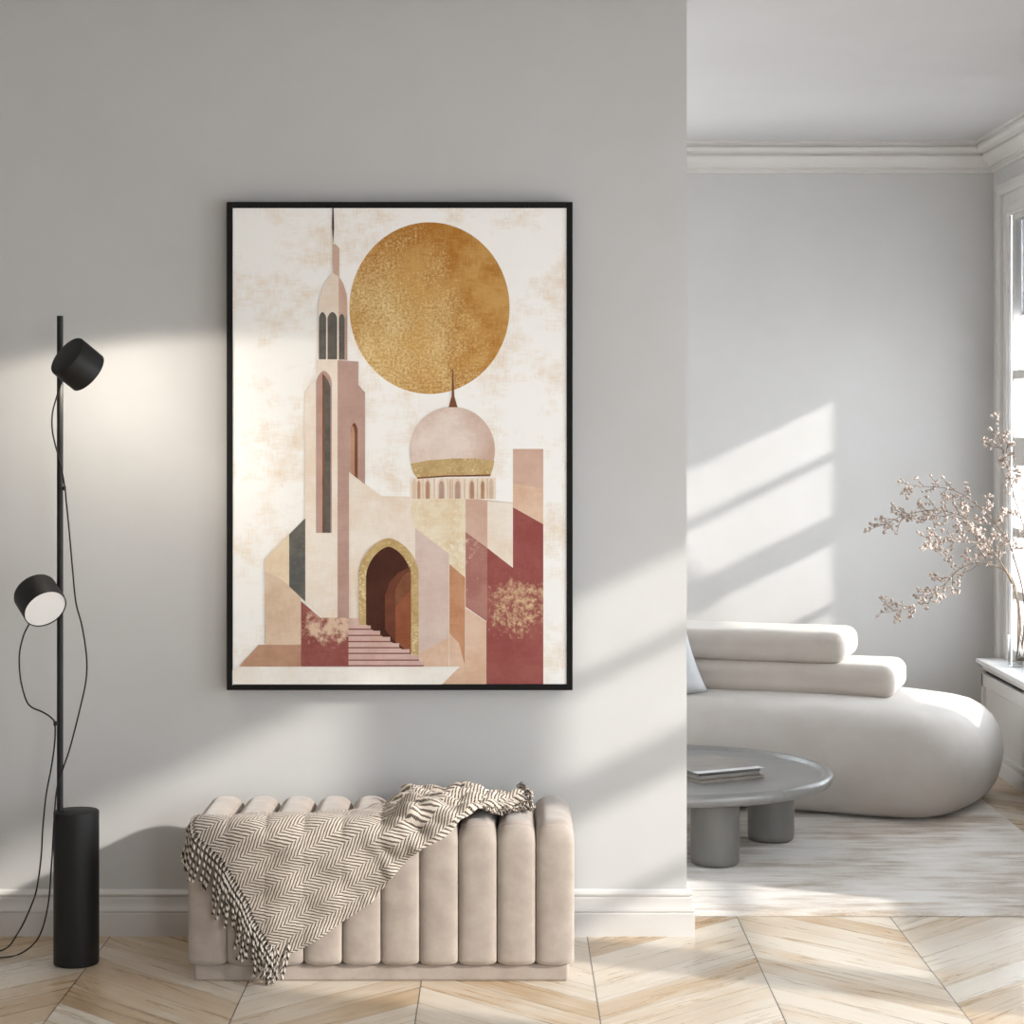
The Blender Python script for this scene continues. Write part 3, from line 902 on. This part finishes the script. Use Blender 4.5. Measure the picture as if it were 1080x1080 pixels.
for (x, y) in ((67.5, 515), (58.5, 763)):
    c = at(x, y, Yc); m = MB(); m.lathe([(0, -.006), (.0062, -.006), (.0062, .006), (0, .006)], c, seg=16)
    m.tube([c, (PX, PY, c.z)], .003, 8); m.build('cord_clip', M['black'], lamp, angle=40)

# ------------------------------------------------------------------ framed picture
AY = WF - .042
fx0, fx1, fy0, fy1 = 239, 604, 213, 728
def A3(x, y, d=0.0): return at(x, y, AY - d)
art = thing('framed_picture', 'large black framed print of a domed mosque below a golden sun', 'picture', A3((fx0 + fx1) / 2, fy1))
a0 = at(fx0, fy1, AY - .004); a1 = at(fx1, fy0, AY - .004); fw = .0185
m = MB(); yA, yB = AY - .004, WF - .001
m.box(a0.x, a0.x + fw, yA, yB, a0.z, a1.z); m.box(a1.x - fw, a1.x, yA, yB, a0.z, a1.z)
m.box(a0.x + fw, a1.x - fw, yA, yB, a0.z, a0.z + fw); m.box(a0.x + fw, a1.x - fw, yA, yB, a1.z - fw, a1.z)
m.build('frame', M['blackframe'], art, bevel=.0012)
m = MB(); m.box(a0.x + fw, a1.x - fw, AY + .008, yB, a0.z + fw, a1.z - fw); m.build('backing', M['blackframe'], art)

def am(name, c1, c2, freq=8, lo=.4, hi=.62, c3=None, lo3=.55, hi3=.7, f3=30, rough=.75, at3=None, grad=None):
    """print ink: base, worn second colour, fine third-colour flecks"""
    t = NT('print_' + name)
    o = t.coords()
    nz = t.noise(t.mapping(o, (1, 1, 1.2)), freq, 8, .68)
    # canvas weave texture, horizontal and vertical
    wv = t.math('ADD', t.noise(t.mapping(o, (4, 1, 90)), 5, 2, .6), t.noise(t.mapping(o, (90, 1, 4)), 5, 2, .6))
    nz = t.math('ADD', nz, t.math('MULTIPLY', t.math('SUBTRACT', wv, 1.0), .28))
    col = t.mix(t.maprange(nz, lo, hi), lin(c1), lin(c2))
    if c3:
        n3 = t.noise(o, f3, 6, .75)
        n4 = t.noise(o, 6, 3, .6)
        s3 = t.math('ADD', n3, t.math('MULTIPLY', t.math('SUBTRACT', n4, .5), .6))
        if at3:      # flecks gather round one spot of the print
            cx, cy, rx, ry = at3
            c0 = A3(cx, cy) - ORG[art.name]; k = AY / F
            sp = t.n('ShaderNodeSeparateXYZ'); t.l(o, sp.inputs[0])
            dx = t.math('DIVIDE', t.math('SUBTRACT', sp.outputs[0], c0.x), rx * k); dz = t.math('DIVIDE', t.math('SUBTRACT', sp.outputs[2], c0.z), ry * k)
            rr2 = t.math('ADD', t.math('MULTIPLY', dx, dx), t.math('MULTIPLY', dz, dz))
            s3 = t.math('SUBTRACT', s3, t.math('MULTIPLY', t.math('MINIMUM', rr2, 4.0), .16))
        col = t.mix(t.maprange(s3, lo3, hi3), col, lin(c3))
    if grad:
        cx, cy, rx, ry, gc = grad
        c0 = A3(cx, cy) - ORG[art.name]; k = AY / F
        sp = t.n('ShaderNodeSeparateXYZ'); t.l(o, sp.inputs[0])
        dx = t.math('DIVIDE', t.math('SUBTRACT', sp.outputs[0], c0.x), rx * k); dz = t.math('DIVIDE', t.math('SUBTRACT', sp.outputs[2], c0.z), ry * k)
        rr2 = t.math('SQRT', t.math('ADD', t.math('MULTIPLY', dx, dx), t.math('MULTIPLY', dz, dz)))
        rr2 = t.math('ADD', rr2, t.math('MULTIPLY', t.math('SUBTRACT', nz, .5), 1.0))
        col = t.mix(t.maprange(rr2, .35, 1.05), col, lin(gc))
    t.principled(col, rough, 0, .2)
    return t.m
AM = {}; AL = []
def ink(key, *a, **k):
    AM[key] = len(AL); AL.append(am(key, *a, **k))
ink('paper', (253, 251, 247), (232, 208, 176), freq=4.5, lo=.50, hi=.76)
ink('sun', (206, 160, 92), (176, 116, 44), freq=5, lo=.40, hi=.60, c3=(244, 222, 164), f3=130, lo3=.36, hi3=.66, rough=.6, at3=(415, 355, 95, 95))
ink('light', (245, 235, 223), (236, 218, 198), freq=5)
ink('blush', (216, 184, 166), (206, 168, 148), freq=8)
ink('mauve', (194, 162, 150), (182, 148, 136), freq=9)
ink('brown', (120, 74, 50), (140, 92, 66), freq=10)
ink('dark', (70, 52, 44), (92, 72, 60), freq=10)
ink('grey', (112, 106, 98), (94, 90, 84), freq=20)
ink('slate', (92, 92, 90), (114, 110, 102), freq=14, c3=(134, 122, 106), f3=80, lo3=.6, hi3=.75)
ink('sand', (238, 220, 192), (226, 200, 168), freq=8)
ink('tan', (226, 202, 178), (212, 184, 156), freq=9)
ink('clay', (196, 154, 128), (178, 136, 112), freq=9)
ink('red', (140, 72, 70), (156, 90, 84), freq=8)
ink('redworn', (142, 76, 72), (160, 96, 88), freq=8, c3=(222, 192, 166), f3=40, lo3=.36, hi3=.54, at3=(348, 662, 34, 22))
ink('redgold', (150, 78, 74), (160, 94, 86), freq=8, c3=(222, 192, 152), f3=60, lo3=.36, hi3=.56, at3=(548, 640, 48, 30))
ink('lilac', (224, 204, 194), (214, 190, 178), freq=7)
ink('orange', (206, 154, 118), (190, 134, 100), freq=9)
ink('goldleaf', (240, 226, 200), (226, 202, 160), freq=16, lo=.42, hi=.66, c3=(246, 238, 220), f3=60, lo3=.56, hi3=.7)
ink('gold', (206, 178, 126), (184, 152, 100), freq=20, c3=(232, 214, 170), f3=120, lo3=.54, hi3=.66, rough=.5)
ink('cocoa', (70, 38, 29), (84, 48, 36), freq=6)
ink('sienna', (108, 60, 44), (122, 72, 52), freq=7)
ink('rust', (142, 80, 54), (158, 96, 68), freq=7)
ink('step', (220, 188, 178), (206, 170, 158), freq=10)
ink('stepline', (126, 68, 62), (140, 84, 76), freq=10)
ink('plum', (168, 112, 104), (184, 134, 122), freq=8, c3=(214, 178, 160), f3=40, lo3=.58, hi3=.72)
ink('dome', (236, 220, 208), (226, 206, 192), freq=8, grad=(468, 462, 52, 54, (206, 174, 156)))
ink('white', (247, 243, 236), (240, 230, 216), freq=4)
ink('peach', (230, 200, 176), (216, 178, 150), freq=7)
pr = MB(); LAY = [0]
def P(key, *pts):
    LAY[0] += 1
    d = LAY[0] * .00004
    pr.add([A3(x, y, d) for x, y in pts], [tuple(range(len(pts)))], AM[key])
def ell(key, cx, cy, rx, ry, n=96, a0=0, a1=360, extra=()):
    P(key, *[(cx + rx * math.cos(math.radians(a0 + (a1 - a0) * k / n)), cy - ry * math.sin(math.radians(a0 + (a1 - a0) * k / n))) for k in range(n + (0 if a1 - a0 == 360 else 1))], *extra)
def ogive(key, x0, x1, yb, ys, ya, yb2=None, n=10):
    """pointed arch: base row(s) yb / yb2, springing ys, apex ya"""
    xm = (x0 + x1) / 2; pts = [(x0, yb)]
    for k in range(n + 1):
        a = k / n; pts.append((x0 + (xm - x0) * (1 - math.cos(a * PI / 2)) ** 1.0 * 1.0 if False else x0 + (xm - x0) * (a ** 1.6), ys + (ya - ys) * (1 - (1 - a) ** 1.5)))
    for k in range(n - 1, -1, -1):
        a = k / n; pts.append((x1 - (x1 - xm) * (a ** 1.6), ys + (ya - ys) * (1 - (1 - a) ** 1.5)))
    pts.append((x1, yb if yb2 is None else yb2)); P(key, *pts)
P('paper', (244, 218), (599, 218), (599, 723), (244, 723))
ell('sun', 453, 325, 84.5, 90.5)
# tall block and red field on the right
P('blush', (541, 473.5), (573, 473.5), (573, 552), (541, 535))
P('peach', (541, 510), (573, 515), (573, 553), (541, 536))
P('redgold', (541, 535), (573, 553), (573, 722), (513, 722), (513, 655), (491, 640), (491, 560), (541, 598))
P('plum', (491, 560), (514, 578), (514, 656), (491, 640))
P('lilac', (491, 525), (541, 530), (541, 599), (514, 578), (491, 561))
P('light', (514, 529), (541, 530.5), (541, 599), (514, 578))
P('blush', (491, 525), (514, 528), (514, 578), (491, 561))
# facade
P('light', (368, 497), (402, 523), (491, 525), (491, 703), (368, 703))
P('goldleaf', (436, 527), (491, 525), (491, 609), (474, 595), (474, 585), (438, 557), (433, 540))
P('lilac', (438, 557), (473.5, 584), (473.5, 703), (438, 703))
P('blush', (438, 622), (473.5, 650), (473.5, 703), (438, 703)) if False else None
P('peach', (442, 690), (473.5, 672), (473.5, 703), (446, 703))
P('goldleaf', (474, 540), (490.5, 540), (490.5, 609), (474, 595))
P('orange', (474, 595), (490.5, 609), (490.5, 703), (474, 703))
P('peach', (474, 668), (484, 678), (490.5, 703), (474, 703))
P('peach', (485, 703), (491, 698), (491, 641), (513, 656), (513, 722), (466, 722))
# drum, band, dome, finial
P('light', (432.5, 504), (523, 504), (523, 526.5), (432.5, 526.5))
for x, w in ((437, 1.5), (441.7, 2.2), (451, 2.6), (465.7, 3.2), (475, .8), (482.7, 3.2), (497.7, 2.8), (509, 2.4), (518, 1.5)):
    ogive('sand' if w > 2 else 'tan', x - w - .8, x + w + .8, 526, 511, 504.8)
    if w > 2: ogive('mauve', x - w + .6, x + w - .6, 526, 512.5, 507) if w > 3 else ogive('clay', x - w + .6, x + w - .6, 526, 512.5, 507)
for x in (446, 458, 472, 477.5, 490, 503.5, 514):
    P('tan', (x - .6, 505), (x + .6, 505), (x + .6, 526), (x - .6, 526))
ell('dome', 477, 475, 45, 46, 60, -18, 198)
P('gold', (433, 489), (455, 485.2), (478, 483.5), (500, 483.6), (521.5, 486), (520, 494), (517.5, 501), (498, 500.5), (470, 501.5), (440, 504), (435.5, 498))
P('goldleaf', (434, 489.5), (455, 486), (455, 496), (437, 499)) if False else None
P('brown', (440, 503.5), (470, 501.3), (517.5, 500.3), (517, 502.3), (470, 503), (440, 505))
P('brown', (477.2, 389), (478.2, 389), (479.2, 418), (482.5, 429.5), (473.2, 429.5), (476.4, 418))
# minaret
P('dark', (350.6, 219), (351.8, 219), (352.4, 240), (351.4, 258), (350.2, 240))
P('blush', (351, 257), (354.5, 258), (358, 262), (358, 293), (351, 288.5))
P('light', (335.5, 380), (335.5, 325), (338, 310), (343, 297.5), (351, 288), (357.5, 292), (357.5, 380))
P('blush', (357.2, 291), (362, 299), (365.8, 311), (366.3, 325), (366.3, 380), (357.2, 380))
ogive('grey', 336.3, 344, 379, 336, 329); ogive('grey', 345.4, 355.6, 379, 336, 329); ogive('grey', 357.4, 363.6, 379, 337, 331)
P('mauve', (364, 335), (366.3, 332), (366.3, 380), (364, 380))
P('light', (321.5, 412), (334, 399), (334, 380), (357, 380), (357, 652), (340, 652), (321.5, 634))
P('light', (323, 412), (335, 399), (335, 380.5), (356, 380.5), (356, 652), (341, 652), (323, 630))
P('mauve', (356, 380), (378, 381.3), (378, 406), (385, 414), (385, 511), (368, 497.5), (368, 652), (356, 652))
ogive('brown', 370, 377.3, 499, 455, 446, 505)
ogive('clay', 370, 374, 499, 458, 449, 502)
ogive('mauve', 333.3, 350, 562, 404, 391)
P('brown', (340, 393.5), (344.5, 399), (344.5, 562), (340, 562))
P('grey', (342.2, 398), (346, 401), (348.6, 408), (348.6, 562), (342.2, 562))
# lower left masses
P('sand', (279, 590), (305, 563), (305, 618), (317.5, 629), (317.5, 640), (300, 618), (279, 606))
P('tan', (279.5, 603), (297, 611), (317.5, 629), (317.5, 680), (279.5, 680))
P('slate', (305, 563.5), (322, 546.5), (322, 634.5), (305, 618.5))
P('clay', (252, 703), (273, 680), (317.5, 680), (317.5, 703))
P('orange', (258, 703), (275, 684), (317.5, 682), (317.5, 703)) if False else None
P('redworn', (317.5, 634), (338, 651.5), (367.5, 651.5), (367.5, 703), (317.5, 703))
# doorway
ogive('gold', 378.5, 441.5, 659, 604, 567.5, 697)
ogive('cocoa', 386, 433.5, 660, 608, 576.5, 691)
P('sienna', (406, 664), (406, 628), (411, 614), (420, 604), (432.5, 598), (433.3, 606), (433.3, 690), (416, 676))
P('rust', (417, 676), (417, 640), (424, 625), (433.3, 615), (433.3, 690))
P('brown', (417, 640), (417, 622), (424, 609), (433.3, 601), (433.3, 622))
# stairs
ST = [(659, 386), (664.5, 392), (671, 402), (677.5, 412.5), (684, 422), (690, 433), (697, 442), (703, 447)]
for (y0, x0), (y1, x1) in zip(ST, ST[1:]):
    P('step', (367.5, y0), (x0 + 1, y0), (x1, y1), (367.5, y1))
    P('step', (367.5, y0 + .8), (x1 - 1, y0 + .8), (x1 - 1, y1), (367.5, y1))
    P('stepline', (367.5, y1 - 1.5), (x1, y1 - 1.5), (x1, y1 - .2), (367.5, y1 - .2))
P('step', (367.5, 652), (379, 652), (379, 659.5), (367.5, 659.5))
P('white', (249, 703.3), (484.5, 703.3), (466, 722), (466, 723), (244, 723), (244, 708))
pr.build('print', AL, art, recalc=False)

# ------------------------------------------------------------------ light
sd = bpy.data.lights.new('sun', 'SUN'); sd.energy = 2.2; sd.angle = math.radians(1.8); sd.color = (1, .955, .89)
so = bpy.data.objects.new('sun', sd); COL.objects.link(so)
so.rotation_euler = Vector((-1, .475, -.48)).to_track_quat('-Z', 'Y').to_euler()
so.location = (6, -2, 4)

def area(name, loc, direction, sx, sy, portal=True, energy=0, color=(1, 1, 1)):
    ld = bpy.data.lights.new(name, 'AREA'); ld.shape = 'RECTANGLE'; ld.size = sx; ld.size_y = sy; ld.energy = energy; ld.color = color
    if portal: ld.cycles.is_portal = True
    o = bpy.data.objects.new(name, ld); COL.objects.link(o); o.location = loc
    o.rotation_euler = Vector(direction).to_track_quat('-Z', 'Y').to_euler()
    return o
for i, (a, b, z0, z1) in enumerate(WINS):
    area('window_portal', (XR + .26, (a + b) / 2, (z0 + z1) / 2), (-1, 0, 0), b - a, z1 - z0)
area('back_portal', ((BW[0] + BW[1]) / 2, WB + .21, (BW[2] + BW[3]) / 2), (0, -1, 0), BW[1] - BW[0], BW[3] - BW[2])
area('rear_portal', ((REARX + XR) / 2, REAR - .01, CH / 2), (0, 1, 0), XR - REARX, CH)

# lamp bulb in the upper head
c, ax, L = HU
ld = bpy.data.lights.new('lamp_bulb', 'SPOT'); ld.energy = 6; ld.spot_size = math.radians(172); ld.spot_blend = .12; ld.color = (1, .92, .80); ld.shadow_soft_size = .05
lo = bpy.data.objects.new('lamp_bulb', ld); COL.objects.link(lo)
lo.location = c + ax * (L / 2 + .004)
lo.rotation_euler = Vector((.12, .40, -.91)).to_track_quat('-Z', 'Y').to_euler()

w = bpy.data.worlds.new('sky'); S.world = w; w.use_nodes = True
nt = w.node_tree; bg = nt.nodes['Background']
tc = nt.nodes.new('ShaderNodeTexCoord'); sp = nt.nodes.new('ShaderNodeSeparateXYZ'); nt.links.new(tc.outputs['Generated'], sp.inputs[0])
rp = nt.nodes.new('ShaderNodeValToRGB'); mr = nt.nodes.new('ShaderNodeMapRange'); mr.inputs[1].default_value = -1; mr.inputs[2].default_value = 1
nt.links.new(sp.outputs[2], mr.inputs[0]); nt.links.new(mr.outputs[0], rp.inputs[0]); nt.links.new(rp.outputs[0], bg.inputs[0])
e = rp.color_ramp.elements
e[0].position = .40; e[0].color = (.75, .77, .80, 1)
e[1].position = .95; e[1].color = (.80, .90, 1.0, 1)
k = e.new(.52); k.color = (.91, .96, 1, 1)
bg.inputs[1].default_value = 4.8

# ------------------------------------------------------------------ camera
cd = bpy.data.cameras.new('camera'); cd.sensor_width = 36; cd.lens = 36 * F / 1080
cd.shift_x = (540 - VX) / 1080; cd.shift_y = -(540 - VY) / 1080
cam = bpy.data.objects.new('camera', cd); COL.objects.link(cam); cam.location = (0, 0, H); cam.rotation_euler = (PI / 2, 0, 0)
S.camera = cam
S.view_settings.view_transform = 'Standard'; S.view_settings.look = 'None'; S.view_settings.exposure = 1.02; S.view_settings.gamma = 1
S.view_settings.use_curve_mapping = False
S.cycles.max_bounces = 10; S.cycles.diffuse_bounces = 6; S.cycles.transparent_max_bounces = 12
